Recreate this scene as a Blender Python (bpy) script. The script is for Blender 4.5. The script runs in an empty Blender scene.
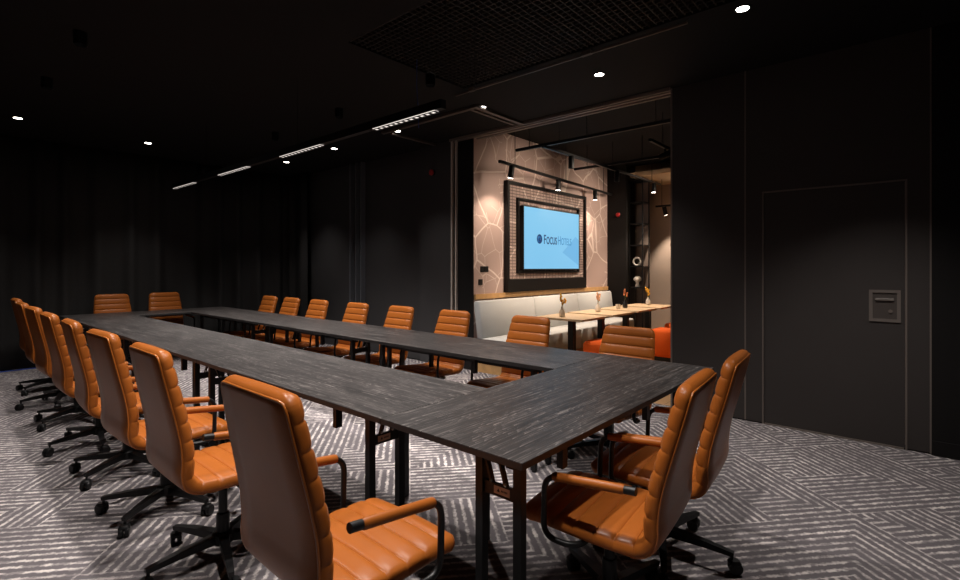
import bpy, math, random
from mathutils import Vector, Matrix
random.seed(7)
S = bpy.context.scene
COL = S.collection
PI = math.pi

# ------------------------------------------------------------------ camera, world, exposure
H_CAM = 1.40
YAW = math.radians(48.97)               # room +Y turned towards +X
cam_d = bpy.data.cameras.new('camera')
cam_d.sensor_width = 36.0
cam_d.lens = 497.0 / 960.0 * 36.0
cam_d.shift_y = -(290.0 - 267.7) / 960.0
cam_d.clip_start = 0.05
cam_o = bpy.data.objects.new('camera', cam_d)
COL.objects.link(cam_o)
cam_o.location = (0, 0, H_CAM)
cam_o.rotation_euler = (PI / 2, 0, -YAW)
S.camera = cam_o

world = bpy.data.worlds.new('world')
S.world = world
world.use_nodes = True
world.node_tree.nodes['Background'].inputs['Color'].default_value = (0.5, 0.45, 0.45, 1)
world.node_tree.nodes['Background'].inputs['Strength'].default_value = 0.012

S.view_settings.view_transform = 'Standard'
S.view_settings.look = 'None'
S.view_settings.gamma = 1.0
S.view_settings.use_curve_mapping = False
S.view_settings.exposure = 0.0

K_DOWN = 85.0      # watts of a recessed downlight
K_DEEP = 190.0     # watts of a deep recessed can
K_LINE = 14.0      # watts of one louvre segment
K_TRACK = 130.0     # watts of a track spot in the lounge
WARM = (1.0, 0.80, 0.62)
NEUT = (1.0, 0.93, 0.87)

# ------------------------------------------------------------------ materials
def new_mat(name):
    m = bpy.data.materials.new(name)
    m.use_nodes = True
    nt = m.node_tree
    return m, nt, nt.nodes['Principled BSDF']

def N(nt, typ, **kw):
    n = nt.nodes.new(typ)
    for k, v in kw.items():
        setattr(n, k, v)
    return n

def math_n(nt, op, a, b=None, c=None):
    n = N(nt, 'ShaderNodeMath', operation=op)
    for i, v in enumerate((a, b, c)):
        if v is None:
            continue
        if isinstance(v, (int, float)):
            n.inputs[i].default_value = v
        else:
            nt.links.new(v, n.inputs[i])
    return n.outputs[0]

def mix_n(nt, fac, a, b):
    n = N(nt, 'ShaderNodeMix', data_type='RGBA')
    for sock, v in ((n.inputs[0], fac), (n.inputs[6], a), (n.inputs[7], b)):
        if isinstance(v, (int, float)):
            sock.default_value = v
        elif isinstance(v, tuple):
            sock.default_value = v if len(v) == 4 else v + (1,)
        else:
            nt.links.new(v, sock)
    return n.outputs[2]

def plain(name, col, rough=0.6, metal=0.0, spec=0.5, noise=0.0, scale=40.0, bump=0.0):
    m, nt, b = new_mat(name)
    b.inputs['Roughness'].default_value = rough
    b.inputs['Metallic'].default_value = metal
    b.inputs['Specular IOR Level'].default_value = spec
    tc = N(nt, 'ShaderNodeTexCoord')
    nz = N(nt, 'ShaderNodeTexNoise')
    nz.inputs['Scale'].default_value = scale
    nz.inputs['Detail'].default_value = 4
    nt.links.new(tc.outputs['Object'], nz.inputs['Vector'])
    lo = tuple(c * (1 - noise) for c in col)
    hi = tuple(min(1, c * (1 + noise)) for c in col)
    nt.links.new(mix_n(nt, nz.outputs['Fac'], lo, hi), b.inputs['Base Color'])
    if bump > 0:
        bp = N(nt, 'ShaderNodeBump')
        bp.inputs['Strength'].default_value = bump
        bp.inputs['Distance'].default_value = 0.002
        nt.links.new(nz.outputs['Fac'], bp.inputs['Height'])
        nt.links.new(bp.outputs['Normal'], b.inputs['Normal'])
    return m

def emis(name, col, strength):
    m, nt, b = new_mat(name)
    b.inputs['Base Color'].default_value = (0, 0, 0, 1)
    b.inputs['Emission Color'].default_value = col + (1,)
    b.inputs['Emission Strength'].default_value = strength
    return m

def leather_mat():
    m, nt, b = new_mat('cognac_leather')
    tc = N(nt, 'ShaderNodeTexCoord')
    n1 = N(nt, 'ShaderNodeTexNoise'); n1.inputs['Scale'].default_value = 5; n1.inputs['Detail'].default_value = 5
    n2 = N(nt, 'ShaderNodeTexVoronoi'); n2.inputs['Scale'].default_value = 420
    nt.links.new(tc.outputs['Object'], n1.inputs['Vector'])
    nt.links.new(tc.outputs['Object'], n2.inputs['Vector'])
    c = mix_n(nt, n1.outputs['Fac'], (0.235, 0.064, 0.010), (0.375, 0.110, 0.019))
    nt.links.new(c, b.inputs['Base Color'])
    b.inputs['Roughness'].default_value = 0.36
    b.inputs['Specular IOR Level'].default_value = 0.2
    bp = N(nt, 'ShaderNodeBump'); bp.inputs['Strength'].default_value = 0.12; bp.inputs['Distance'].default_value = 0.001
    nt.links.new(math_n(nt, 'ADD', n2.outputs['Distance'], math_n(nt, 'MULTIPLY', n1.outputs['Fac'], 4.0)), bp.inputs['Height'])
    nt.links.new(bp.outputs['Normal'], b.inputs['Normal'])
    return m

def wood_mat(name, dark, light, axis=0, freq=1.0, rough=0.45, amount=1.0):
    """wood grain running along the local axis 0 = x, 1 = y"""
    m, nt, b = new_mat(name)
    tc = N(nt, 'ShaderNodeTexCoord')
    oi = N(nt, 'ShaderNodeObjectInfo')
    off = N(nt, 'ShaderNodeVectorMath', operation='ADD')
    nt.links.new(tc.outputs['Object'], off.inputs[0])
    nt.links.new(oi.outputs['Location'], off.inputs[1])
    def mapped(sx, sy):
        mp = N(nt, 'ShaderNodeMapping')
        mp.inputs['Scale'].default_value = (sx, sy, 1) if axis == 0 else (sy, sx, 1)
        nt.links.new(off.outputs[0], mp.inputs['Vector'])
        return mp.outputs[0]
    n0 = N(nt, 'ShaderNodeTexNoise'); n0.inputs['Scale'].default_value = 1.0; n0.inputs['Detail'].default_value = 3
    nt.links.new(mapped(1.4 * freq, 7 * freq), n0.inputs['Vector'])
    rings = math_n(nt, 'FRACT', math_n(nt, 'MULTIPLY', n0.outputs['Fac'], 19.0))
    n1 = N(nt, 'ShaderNodeTexNoise'); n1.inputs['Scale'].default_value = 1.0; n1.inputs['Detail'].default_value = 3; n1.inputs['Roughness'].default_value = 0.6
    nt.links.new(mapped(2.6 * freq, 170 * freq), n1.inputs['Vector'])
    n2 = N(nt, 'ShaderNodeTexNoise'); n2.inputs['Scale'].default_value = 1.0; n2.inputs['Detail'].default_value = 3
    nt.links.new(mapped(0.9 * freq, 11 * freq), n2.inputs['Vector'])
    r = math_n(nt, 'POWER', rings, 2.2)
    fine = math_n(nt, 'SMOOTH_MIN', math_n(nt, 'MAXIMUM', math_n(nt, 'MULTIPLY', math_n(nt, 'SUBTRACT', n1.outputs['Fac'], 0.49), 5.0), 0.0), 1.0, 0.2)
    f = math_n(nt, 'MULTIPLY', math_n(nt, 'ADD', math_n(nt, 'MULTIPLY', r, 1.0), 0.16), fine)
    f = math_n(nt, 'ADD', math_n(nt, 'MULTIPLY', f, amount), math_n(nt, 'MULTIPLY', math_n(nt, 'SUBTRACT', n2.outputs['Fac'], 0.35), 0.2))
    cl = N(nt, 'ShaderNodeClamp'); nt.links.new(f, cl.inputs[0])
    nt.links.new(mix_n(nt, cl.outputs[0], dark, light), b.inputs['Base Color'])
    b.inputs['Roughness'].default_value = rough
    b.inputs['Specular IOR Level'].default_value = 0.28
    bp = N(nt, 'ShaderNodeBump'); bp.inputs['Strength'].default_value = 0.25; bp.inputs['Distance'].default_value = 0.001
    nt.links.new(cl.outputs[0], bp.inputs['Height'])
    nt.links.new(bp.outputs['Normal'], b.inputs['Normal'])
    return m

def carpet_mat():
    m, nt, b = new_mat('hatched_carpet')
    tc = N(nt, 'ShaderNodeTexCoord')
    mp = N(nt, 'ShaderNodeMapping')
    mp.inputs['Rotation'].default_value = (0, 0, math.radians(41))
    nt.links.new(tc.outputs['Object'], mp.inputs['Vector'])
    sp = N(nt, 'ShaderNodeSeparateXYZ'); nt.links.new(mp.outputs[0], sp.inputs[0])
    T = 0.50
    u = math_n(nt, 'DIVIDE', sp.outputs[0], T); v = math_n(nt, 'DIVIDE', sp.outputs[1], T)
    fu = math_n(nt, 'FRACT', u); fv = math_n(nt, 'FRACT', v)
    cu = math_n(nt, 'FLOOR', u); cv = math_n(nt, 'FLOOR', v)
    cx = N(nt, 'ShaderNodeCombineXYZ'); nt.links.new(cu, cx.inputs[0]); nt.links.new(cv, cx.inputs[1])
    wn = N(nt, 'ShaderNodeTexWhiteNoise'); nt.links.new(cx.outputs[0], wn.inputs[0])
    h = wn.outputs['Value']
    d1 = math_n(nt, 'GREATER_THAN', fu, fv)
    d2 = math_n(nt, 'GREATER_THAN', math_n(nt, 'ADD', fu, fv), 1.0)
    whole = math_n(nt, 'GREATER_THAN', h, 0.72)
    pick = math_n(nt, 'GREATER_THAN', h, 0.36)
    tri = math_n(nt, 'ADD', math_n(nt, 'MULTIPLY', d1, pick), math_n(nt, 'MULTIPLY', d2, math_n(nt, 'SUBTRACT', 1.0, pick)))
    flip = math_n(nt, 'GREATER_THAN', math_n(nt, 'FRACT', math_n(nt, 'MULTIPLY', h, 37.0)), 0.5)
    sel = math_n(nt, 'ADD', math_n(nt, 'MULTIPLY', whole, flip), math_n(nt, 'MULTIPLY', math_n(nt, 'SUBTRACT', 1.0, whole), tri))
    K = 10.0
    su = math_n(nt, 'FRACT', math_n(nt, 'MULTIPLY', u, K)); sv = math_n(nt, 'FRACT', math_n(nt, 'MULTIPLY', v, K))
    def tri_wave(s):
        return math_n(nt, 'ABSOLUTE', math_n(nt, 'SUBTRACT', math_n(nt, 'MULTIPLY', s, 2.0), 1.0))
    st = math_n(nt, 'ADD', math_n(nt, 'MULTIPLY', tri_wave(su), sel), math_n(nt, 'MULTIPLY', tri_wave(sv), math_n(nt, 'SUBTRACT', 1.0, sel)))
    # every stroke has a strength of its own
    iu = math_n(nt, 'FLOOR', math_n(nt, 'ADD', math_n(nt, 'MULTIPLY', u, K), .0)); iv = math_n(nt, 'FLOOR', math_n(nt, 'MULTIPLY', v, K))
    cs = N(nt, 'ShaderNodeCombineXYZ')
    nt.links.new(math_n(nt, 'ADD', math_n(nt, 'MULTIPLY', iu, sel), math_n(nt, 'MULTIPLY', iv, math_n(nt, 'SUBTRACT', 1.0, sel))), cs.inputs[0])
    nt.links.new(cu, cs.inputs[1]); nt.links.new(cv, cs.inputs[2])
    ws = N(nt, 'ShaderNodeTexWhiteNoise'); nt.links.new(cs.outputs[0], ws.inputs[0])
    # broken, worn strokes
    nz = N(nt, 'ShaderNodeTexNoise'); nz.inputs['Scale'].default_value = 34; nz.inputs['Detail'].default_value = 6; nz.inputs['Roughness'].default_value = 0.75
    nt.links.new(tc.outputs['Object'], nz.inputs['Vector'])
    nb = N(nt, 'ShaderNodeTexNoise'); nb.inputs['Scale'].default_value = 2.2; nb.inputs['Detail'].default_value = 3
    nt.links.new(tc.outputs['Object'], nb.inputs['Vector'])
    ramp = N(nt, 'ShaderNodeMapRange'); ramp.interpolation_type = 'SMOOTHSTEP'
    ramp.inputs['From Min'].default_value = 0.46; ramp.inputs['From Max'].default_value = 0.86
    nt.links.new(math_n(nt, 'ADD', st, math_n(nt, 'MULTIPLY', math_n(nt, 'SUBTRACT', nz.outputs['Fac'], 0.5), 1.9)), ramp.inputs['Value'])
    f0 = math_n(nt, 'MULTIPLY', ramp.outputs[0], math_n(nt, 'ADD', math_n(nt, 'MULTIPLY', ws.outputs['Value'], 0.55), 0.55))
    f = math_n(nt, 'MULTIPLY', f0, math_n(nt, 'ADD', math_n(nt, 'MULTIPLY', nb.outputs['Fac'], 0.9), 0.35))
    nk = N(nt, 'ShaderNodeTexNoise'); nk.inputs['Scale'].default_value = 13; nk.inputs['Detail'].default_value = 5; nk.inputs['Roughness'].default_value = 0.7
    nt.links.new(tc.outputs['Object'], nk.inputs['Vector'])
    rk = N(nt, 'ShaderNodeMapRange'); rk.interpolation_type = 'SMOOTHSTEP'
    rk.inputs['From Min'].default_value = 0.40; rk.inputs['From Max'].default_value = 0.58
    rk.inputs['To Min'].default_value = 0.22; rk.inputs['To Max'].default_value = 1.0
    nt.links.new(nk.outputs['Fac'], rk.inputs['Value'])
    f = math_n(nt, 'MULTIPLY', f, rk.outputs[0])
    cl = N(nt, 'ShaderNodeClamp'); nt.links.new(f, cl.inputs[0])
    c = mix_n(nt, cl.outputs[0], (0.125, 0.112, 0.120), (0.72, 0.655, 0.625))
    nt.links.new(c, b.inputs['Base Color'])
    b.inputs['Roughness'].default_value = 0.95
    b.inputs['Specular IOR Level'].default_value = 0.1
    pile = N(nt, 'ShaderNodeTexNoise'); pile.inputs['Scale'].default_value = 500
    nt.links.new(tc.outputs['Object'], pile.inputs['Vector'])
    bp = N(nt, 'ShaderNodeBump'); bp.inputs['Strength'].default_value = 0.3; bp.inputs['Distance'].default_value = 0.003
    nt.links.new(pile.outputs['Fac'], bp.inputs['Height']); nt.links.new(bp.outputs['Normal'], b.inputs['Normal'])
    return m

def plank_mat():
    m, nt, b = new_mat('oak_planks')
    tc = N(nt, 'ShaderNodeTexCoord')
    br = N(nt, 'ShaderNodeTexBrick')
    br.inputs['Scale'].default_value = 1.0
    br.inputs['Brick Width'].default_value = 1.4; br.inputs['Row Height'].default_value = 0.16
    br.inputs['Mortar Size'].default_value = 0.003
    br.inputs['Color1'].default_value = (0.42, 0.25, 0.12, 1); br.inputs['Color2'].default_value = (0.52, 0.33, 0.17, 1)
    br.inputs['Mortar'].default_value = (0.12, 0.07, 0.03, 1)
    nt.links.new(tc.outputs['Object'], br.inputs['Vector'])
    nt.links.new(br.outputs['Color'], b.inputs['Base Color'])
    b.inputs['Roughness'].default_value = 0.4
    return m

def mural_mat(name, base, line, grid=False):
    m, nt, b = new_mat(name)
    tc = N(nt, 'ShaderNodeTexCoord')
    nz = N(nt, 'ShaderNodeTexNoise'); nz.inputs['Scale'].default_value = 1.1; nz.inputs['Detail'].default_value = 2
    nt.links.new(tc.outputs['Object'], nz.inputs['Vector'])
    ad = N(nt, 'ShaderNodeVectorMath', operation='MULTIPLY_ADD')
    nt.links.new(nz.outputs['Color'], ad.inputs[0]); ad.inputs[1].default_value = (0.28, 0.0, 0.28)
    nt.links.new(tc.outputs['Object'], ad.inputs[2])
    total = None
    for sc, wd in ((1.5, 0.016), (3.3, 0.013)):
        vo = N(nt, 'ShaderNodeTexVoronoi', feature='DISTANCE_TO_EDGE')
        vo.inputs['Scale'].default_value = sc
        vo.inputs['Randomness'].default_value = 1.0
        nt.links.new(ad.outputs[0], vo.inputs['Vector'])
        l = math_n(nt, 'LESS_THAN', vo.outputs['Distance'], wd)
        if sc > 1.5:
            msk = N(nt, 'ShaderNodeTexNoise'); msk.inputs['Scale'].default_value = 0.9
            nt.links.new(tc.outputs['Object'], msk.inputs['Vector'])
            l = math_n(nt, 'MULTIPLY', math_n(nt, 'MULTIPLY', l, math_n(nt, 'GREATER_THAN', msk.outputs['Fac'], 0.47)), 0.7)
        total = l if total is None else math_n(nt, 'MAXIMUM', total, l)
    c = mix_n(nt, total, base, line)
    if grid:
        sp = N(nt, 'ShaderNodeSeparateXYZ'); nt.links.new(tc.outputs['Object'], sp.inputs[0])
        g1 = math_n(nt, 'LESS_THAN', math_n(nt, 'FRACT', math_n(nt, 'MULTIPLY', sp.outputs[2], 22.0)), 0.3)
        g2 = math_n(nt, 'LESS_THAN', math_n(nt, 'FRACT', math_n(nt, 'MULTIPLY', sp.outputs[0], 11.0)), 0.12)
        c = mix_n(nt, math_n(nt, 'MULTIPLY', math_n(nt, 'MAXIMUM', g1, g2), 0.75), c, (0.03, 0.022, 0.02))
    nt.links.new(c, b.inputs['Base Color'])
    b.inputs['Roughness'].default_value = 0.7
    return m

LEATHER = leather_mat()
LEATHER_PIPE = plain('cognac_piping', (0.40, 0.115, 0.017), 0.32)
BLACK_MET = plain('black_metal', (0.005, 0.005, 0.0055), 0.42, spec=0.3)
BLACK_PLA = plain('black_plastic', (0.006, 0.006, 0.0065), 0.45, spec=0.35)
TABLE_X = wood_mat('black_ash_crosswise', (0.011, 0.0096, 0.0097), (0.20, 0.178, 0.17), axis=0)
TABLE_Y = wood_mat('black_ash_lengthwise', (0.011, 0.0096, 0.0097), (0.20, 0.178, 0.17), axis=1)
EDGE = plain('table_edge_black', (0.010, 0.009, 0.009), 0.5)
CARPET = carpet_mat()
OAK_FLOOR = plank_mat()
OAK = wood_mat('pale_oak', (0.62, 0.45, 0.28), (0.78, 0.60, 0.42), axis=0, rough=0.4)
OAK_RAIL = plain('oak_slats', (0.50, 0.29, 0.12), 0.5, noise=0.3, scale=12)
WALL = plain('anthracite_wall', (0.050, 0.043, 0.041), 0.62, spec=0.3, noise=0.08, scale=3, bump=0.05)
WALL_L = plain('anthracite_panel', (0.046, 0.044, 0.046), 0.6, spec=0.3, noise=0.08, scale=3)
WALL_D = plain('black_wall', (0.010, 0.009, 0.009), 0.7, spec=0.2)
CEIL = plain('black_ceiling', (0.009, 0.0085, 0.0085), 0.8, spec=0.15)
GRID = plain('dark_ceiling_grid', (0.022, 0.018, 0.016), 0.6, spec=0.3)
CURTAIN = plain('black_curtain_cloth', (0.036, 0.035, 0.035), 0.9, spec=0.1, noise=0.15, scale=60)
TRIM_D = plain('dark_ceiling_trim', (0.075, 0.06, 0.05), 0.5)
PLATE = plain('brown_metal_plate', (0.16, 0.135, 0.12), 0.5)
RECESS = plain('brown_metal_recess', (0.075, 0.062, 0.056), 0.5)
STEELBLUE = plain('grey_profile', (0.10, 0.105, 0.12), 0.5)
ALU = plain('aluminium', (0.60, 0.53, 0.47), 0.5, metal=0.1)
ALU_D = plain('bronze_aluminium', (0.18, 0.148, 0.13), 0.5, metal=0.1)
BLUE = plain('cable_and_fringe_blue', (0.02, 0.06, 0.35), 0.6)  # for the cable, and for the blue fringe painted as a strip
MURAL = mural_mat('map_mural', (0.40, 0.29, 0.26), (0.64, 0.53, 0.48))
MURAL_G = mural_mat('map_mesh_panel', (0.30, 0.215, 0.19), (0.56, 0.45, 0.40), grid=True)
BEIGE = plain('beige_plaster', (0.42, 0.335, 0.28), 0.8, noise=0.05, scale=5)
BEIGE_C = plain('beige_ceiling_panel', (0.62, 0.45, 0.28), 0.8)
GREY_FAB = plain('pale_grey_fabric', (0.50, 0.505, 0.50), 0.9, spec=0.2, noise=0.12, scale=160, bump=0.15)
ORANGE_FAB = plain('orange_fabric', (0.72, 0.105, 0.012), 0.85, spec=0.2, noise=0.1, scale=120)
WHITE_CER = plain('white_ceramic', (0.75, 0.70, 0.64), 0.3)
DARK_CER = plain('dark_ceramic', (0.02, 0.02, 0.022), 0.25)
YELLOW = plain('yellow_flower', (0.80, 0.42, 0.03), 0.8, noise=0.2)
PINK = plain('peach_flower', (0.80, 0.42, 0.24), 0.8, noise=0.2)
RUST = plain('rust_flower', (0.62, 0.20, 0.08), 0.8, noise=0.2)
STEM = plain('flower_stem', (0.13, 0.16, 0.04), 0.8)
RED = plain('red_plastic', (0.45, 0.01, 0.012), 0.4)
STICK = plain('cream_sticker', (0.55, 0.38, 0.28), 0.5)
STEEL = plain('bare_steel', (0.65, 0.63, 0.6), 0.3, metal=0.9)
SCREEN = None
LOGO_D = emis('logo_navy', (0.006, 0.045, 0.16), 1.0)
LOGO_M = emis('logo_blue', (0.03, 0.23, 0.52), 1.0)
LOGO_F = emis('logo_facet', (0.16, 0.47, 0.78), 1.0)
LAMP = emis('lamp_disc', (1.0, 0.93, 0.85), 16.0)
LAMP_DEEP = emis('deep_lamp_disc', (1.0, 0.93, 0.85), 0.5)
LOUVRE_L = emis('louvre_glow', (1.0, 0.9, 0.82), 1.0)

def screen_mat():
    m, nt, b = new_mat('lit_screen')
    tc = N(nt, 'ShaderNodeTexCoord')
    sp = N(nt, 'ShaderNodeSeparateXYZ'); nt.links.new(tc.outputs['Object'], sp.inputs[0])
    f = math_n(nt, 'ADD', math_n(nt, 'MULTIPLY', sp.outputs[2], 0.45), 0.5)
    c = mix_n(nt, f, (0.19, 0.52, 0.82), (0.25, 0.62, 0.88))
    b.inputs['Base Color'].default_value = (0.01, 0.01, 0.01, 1)
    b.inputs['Roughness'].default_value = 0.4
    nt.links.new(c, b.inputs['Emission Color'])
    b.inputs['Emission Strength'].default_value = 1.0
    return m
SCREEN = screen_mat()

# ------------------------------------------------------------------ mesh helpers
class MB:
    def __init__(s):
        s.v = []; s.f = []
    def box(s, lo, hi, mat=None, bevel=0.0):
        x0, y0, z0 = lo; x1, y1, z1 = hi
        b = len(s.v)
        if bevel <= 0:
            pts = [(x0, y0, z0), (x1, y0, z0), (x1, y1, z0), (x0, y1, z0), (x0, y0, z1), (x1, y0, z1), (x1, y1, z1), (x0, y1, z1)]
            fs = [(3, 2, 1, 0), (4, 5, 6, 7), (0, 1, 5, 4), (1, 2, 6, 5), (2, 3, 7, 6), (3, 0, 4, 7)]
        else:
            e = bevel
            def ring(z, i):
                return [(x0 + i + e, y0 + i, z), (x1 - i - e, y0 + i, z), (x1 - i, y0 + i + e, z), (x1 - i, y1 - i - e, z),
                        (x1 - i - e, y1 - i, z), (x0 + i + e, y1 - i, z), (x0 + i, y1 - i - e, z), (x0 + i, y0 + i + e, z)]
            pts = ring(z0, e * .6) + ring(z0 + e, 0) + ring(z1 - e, 0) + ring(z1, e * .6)
            fs = [tuple(range(7, -1, -1)), tuple(range(24, 32))]
            for r in range(3):
                for k in range(8):
                    fs.append((r * 8 + k, r * 8 + (k + 1) % 8, (r + 1) * 8 + (k + 1) % 8, (r + 1) * 8 + k))
        if mat is not None:
            pts = [tuple(mat @ Vector(p)) for p in pts]
        s.v += pts
        s.f += [tuple(b + i for i in f) for f in fs]
        return s
    def bar(s, a, c, w, h, up=(0, 0, 1), w2=None, h2=None):
        """square bar between two points"""
        a = Vector(a); c = Vector(c); d = (c - a).normalized()
        u = Vector(up)
        if abs(d.dot(u)) > .98: u = Vector((1, 0, 0))
        sd = d.cross(u).normalized(); uu = sd.cross(d).normalized()
        b = len(s.v)
        for p, ww, hh in ((a, w, h), (c, w2 or w, h2 or h)):
            for i, j in ((-1, -1), (1, -1), (1, 1), (-1, 1)):
                s.v.append(tuple(p + sd * (i * ww / 2) + uu * (j * hh / 2)))
        s.f += [tuple(b + i for i in f) for f in ((0, 1, 2, 3), (7, 6, 5, 4), (0, 4, 5, 1), (1, 5, 6, 2), (2, 6, 7, 3), (3, 7, 4, 0))]
        return s
    def tube(s, path, r, seg=10, caps=True):
        P = [Vector(p) for p in path]
        rr = r if isinstance(r, (list, tuple)) else [r] * len(P)
        b = len(s.v)
        prev = None
        for i, p in enumerate(P):
            d = (P[min(i + 1, len(P) - 1)] - P[max(i - 1, 0)]).normalized()
            if prev is None:
                u = Vector((0, 0, 1)) if abs(d.z) < .9 else Vector((1, 0, 0))
                sd = d.cross(u).normalized()
            else:
                sd = (prev - d * prev.dot(d)).normalized()
            prev = sd
            up = sd.cross(d)
            for k in range(seg):
                a = 2 * PI * k / seg
                s.v.append(tuple(p + sd * math.cos(a) * rr[i] + up * math.sin(a) * rr[i]))
        for i in range(len(P) - 1):
            for k in range(seg):
                s.f.append((b + i * seg + k, b + i * seg + (k + 1) % seg, b + (i + 1) * seg + (k + 1) % seg, b + (i + 1) * seg + k))
        if caps:
            s.f.append(tuple(b + k for k in range(seg - 1, -1, -1)))
            s.f.append(tuple(b + (len(P) - 1) * seg + k for k in range(seg)))
        return s
    def lathe(s, prof, seg=20, mat=None):
        b = len(s.v)
        pts = []
        for r, z in prof:
            for k in range(seg):
                a = 2 * PI * k / seg
                pts.append((r * math.cos(a), r * math.sin(a), z))
        if mat is not None: pts = [tuple(mat @ Vector(p)) for p in pts]
        s.v += pts
        for i in range(len(prof) - 1):
            for k in range(seg):
                s.f.append((b + i * seg + k, b + i * seg + (k + 1) % seg, b + (i + 1) * seg + (k + 1) % seg, b + (i + 1) * seg + k))
        s.f.append(tuple(b + k for k in range(seg - 1, -1, -1)))
        s.f.append(tuple(b + (len(prof) - 1) * seg + k for k in range(seg)))
        return s
    def ball(s, c, r, seg=10, rings=6, sc=(1, 1, 1)):
        prof = []
        for i in range(rings + 1):
            t = -PI / 2 + PI * i / rings
            prof.append((max(r * math.cos(t), r * .02), r * math.sin(t)))
        return s.lathe(prof, seg, Matrix.Translation(c) @ Matrix.Diagonal((sc[0], sc[1], sc[2], 1)))
    def quad(s, *pts):
        b = len(s.v); s.v += [tuple(p) for p in pts]; s.f.append(tuple(range(b, b + len(pts)))); return s
    def build(s, name, mat, parent=None, smooth=False, sharp=None):
        me = bpy.data.meshes.new(name)
        me.from_pydata(s.v, [], s.f)
        me.validate(); me.update()
        me.materials.append(mat)
        import bmesh
        bm = bmesh.new(); bm.from_mesh(me); bmesh.ops.recalc_face_normals(bm, faces=bm.faces); bm.to_mesh(me); bm.free()
        if smooth:
            me.polygons.foreach_set('use_smooth', [True] * len(me.polygons))
            if sharp: me.set_sharp_from_angle(angle=math.radians(sharp))
        o = bpy.data.objects.new(name, me)
        COL.objects.link(o)
        if parent is not None: o.parent = parent
        return o

def tag(o, label=None, cat=None, group=None, kind=None):
    if label: o['label'] = label
    if cat: o['category'] = cat
    if group: o['group'] = group
    if kind: o['kind'] = kind
    return o

def thing(name, loc, rz, label, cat, group=None):
    o = bpy.data.objects.new(name, None)
    o.empty_display_size = 0.1
    COL.objects.link(o); o.location = loc; o.rotation_euler = (0, 0, rz)
    return tag(o, label, cat, group)

def struct(o, label=None):
    o['kind'] = 'structure'
    if label: o['label'] = label
    return o

def kids(o):
    return [c for c in bpy.data.objects if c.parent == o]

def dup(o, parent=None):
    c = o.copy(); COL.objects.link(c)
    if parent is not None: c.parent = parent
    for k in kids(o): dup(k, c)
    return c

def fillet(pts, r, n=6):
    P = [Vector(p) for p in pts]; out = [P[0]]
    for i in range(1, len(P) - 1):
        a, b, c = P[i - 1], P[i], P[i + 1]
        d1 = (a - b).normalized(); d2 = (c - b).normalized()
        rr = min(r, (a - b).length * .49, (c - b).length * .49)
        p, q = b + d1 * rr, b + d2 * rr
        for k in range(n + 1):
            t = k / n
            out.append(p * (1 - t) ** 2 + b * 2 * t * (1 - t) + q * t * t)
    out.append(P[-1])
    return out

# ------------------------------------------------------------------ the setting
WX = 5.03                                # face of the partition wall
Z_C = 3.20
OP0, OP1 = 1.823, 4.52                   # the opening to the lounge
CURT_Y = 9.27

struct(MB().box((-1.6, -2.6, -0.06), (WX + .03, 9.6, 0)).build('floor', CARPET), 'grey hatched carpet of the meeting room')
struct(MB().box((WX + .03, -2.6, -0.06), (10.6, 4.75, -0.004)).build('floor_lounge', OAK_FLOOR), 'pale oak plank floor of the lounge')
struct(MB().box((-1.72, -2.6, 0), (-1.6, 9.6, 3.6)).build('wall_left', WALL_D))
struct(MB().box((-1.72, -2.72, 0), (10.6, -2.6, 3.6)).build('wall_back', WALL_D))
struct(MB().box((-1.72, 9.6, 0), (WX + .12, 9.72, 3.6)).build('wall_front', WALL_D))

# partition wall on the right with the flush door
m = MB()
m.box((WX, 1.012, 0.012), (WX + .1, OP1 - OP1 + OP0, Z_C))
m.box((WX, -0.108, 0.012), (WX + .1, 0.036, Z_C))
m.box((WX, 0.036, 2.075), (WX + .1, 1.012, Z_C))
struct(m.build('wall_right', WALL), 'dark grey partition wall with flush door')
struct(MB().box((WX - .012, -2.6, 0), (WX + .1, -0.108, Z_C)).build('wall_right_end', WALL_D))
m = MB()
m.box((WX - .022, -2.6, 0), (WX - .012, -0.112, 0.11))
struct(m.build('baseboard_right', WALL_D))
door = struct(MB().box((WX + .004, 0.044, 0.014), (WX + .06, 1.004, 2.067)).build('door_1', WALL), 'flush dark grey door in the partition wall')
fr = MB()
for a, b2 in ((0.030, 0.042), (1.006, 1.018)):
    fr.box((WX - .006, a, 0.0), (WX + .004, b2, 2.081))
fr.box((WX - .006, 0.042, 2.069), (WX + .004, 1.006, 2.081))
fr.build('door_frame', ALU_D, door)
hp = MB()
y0, y1, z0, z1 = 0.068, 0.262, 0.975, 1.225
hp.box((WX - .004, y0, z0), (WX + .0045, y0 + .022, z1)).box((WX - .004, y1 - .022, z0), (WX + .0045, y1, z1))
hp.box((WX - .004, y0 + .022, z0), (WX + .0045, y1 - .022, z0 + .022)).box((WX - .004, y0 + .022, z1 - .022), (WX + .0045, y1 - .022, z1))
hpo = hp.build('handle_plate', PLATE, door)
MB().box((WX + .0035, y0 + .022, z0 + .022), (WX + .005, y1 - .022, z1 - .022)).build('recess', RECESS, hpo)
MB().box((WX - .008, y0 + .04, z0 + .165), (WX + .004, y1 - .04, z0 + .185), bevel=.003).build('pull_bar', PLATE, hpo)
MB().lathe([(.013, 0), (.013, .008)], 16, Matrix.Translation((WX - .003, y0 + .062, z0 + .085)) @ Matrix.Rotation(PI / 2, 4, 'Y')).build('lock_cylinder', ALU_D, hpo)
MB().box((WX - .004, 0.05, 0.0), (WX + .004, 1.0, 0.013)).build('door_threshold', ALU_D, door)
for i, (a, b2) in enumerate(((1.150, 1.162), (-0.112, -0.098)), 1):
    struct(MB().box((WX - .005, a, 0.012), (WX, b2, Z_C)).build('trim_%d' % i, ALU_D))
struct(MB().box((WX - .004, 1.82 - .002, 0.0), (WX + .104, OP0 + .012, Z_C)).build('trim_3', ALU_D))
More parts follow.
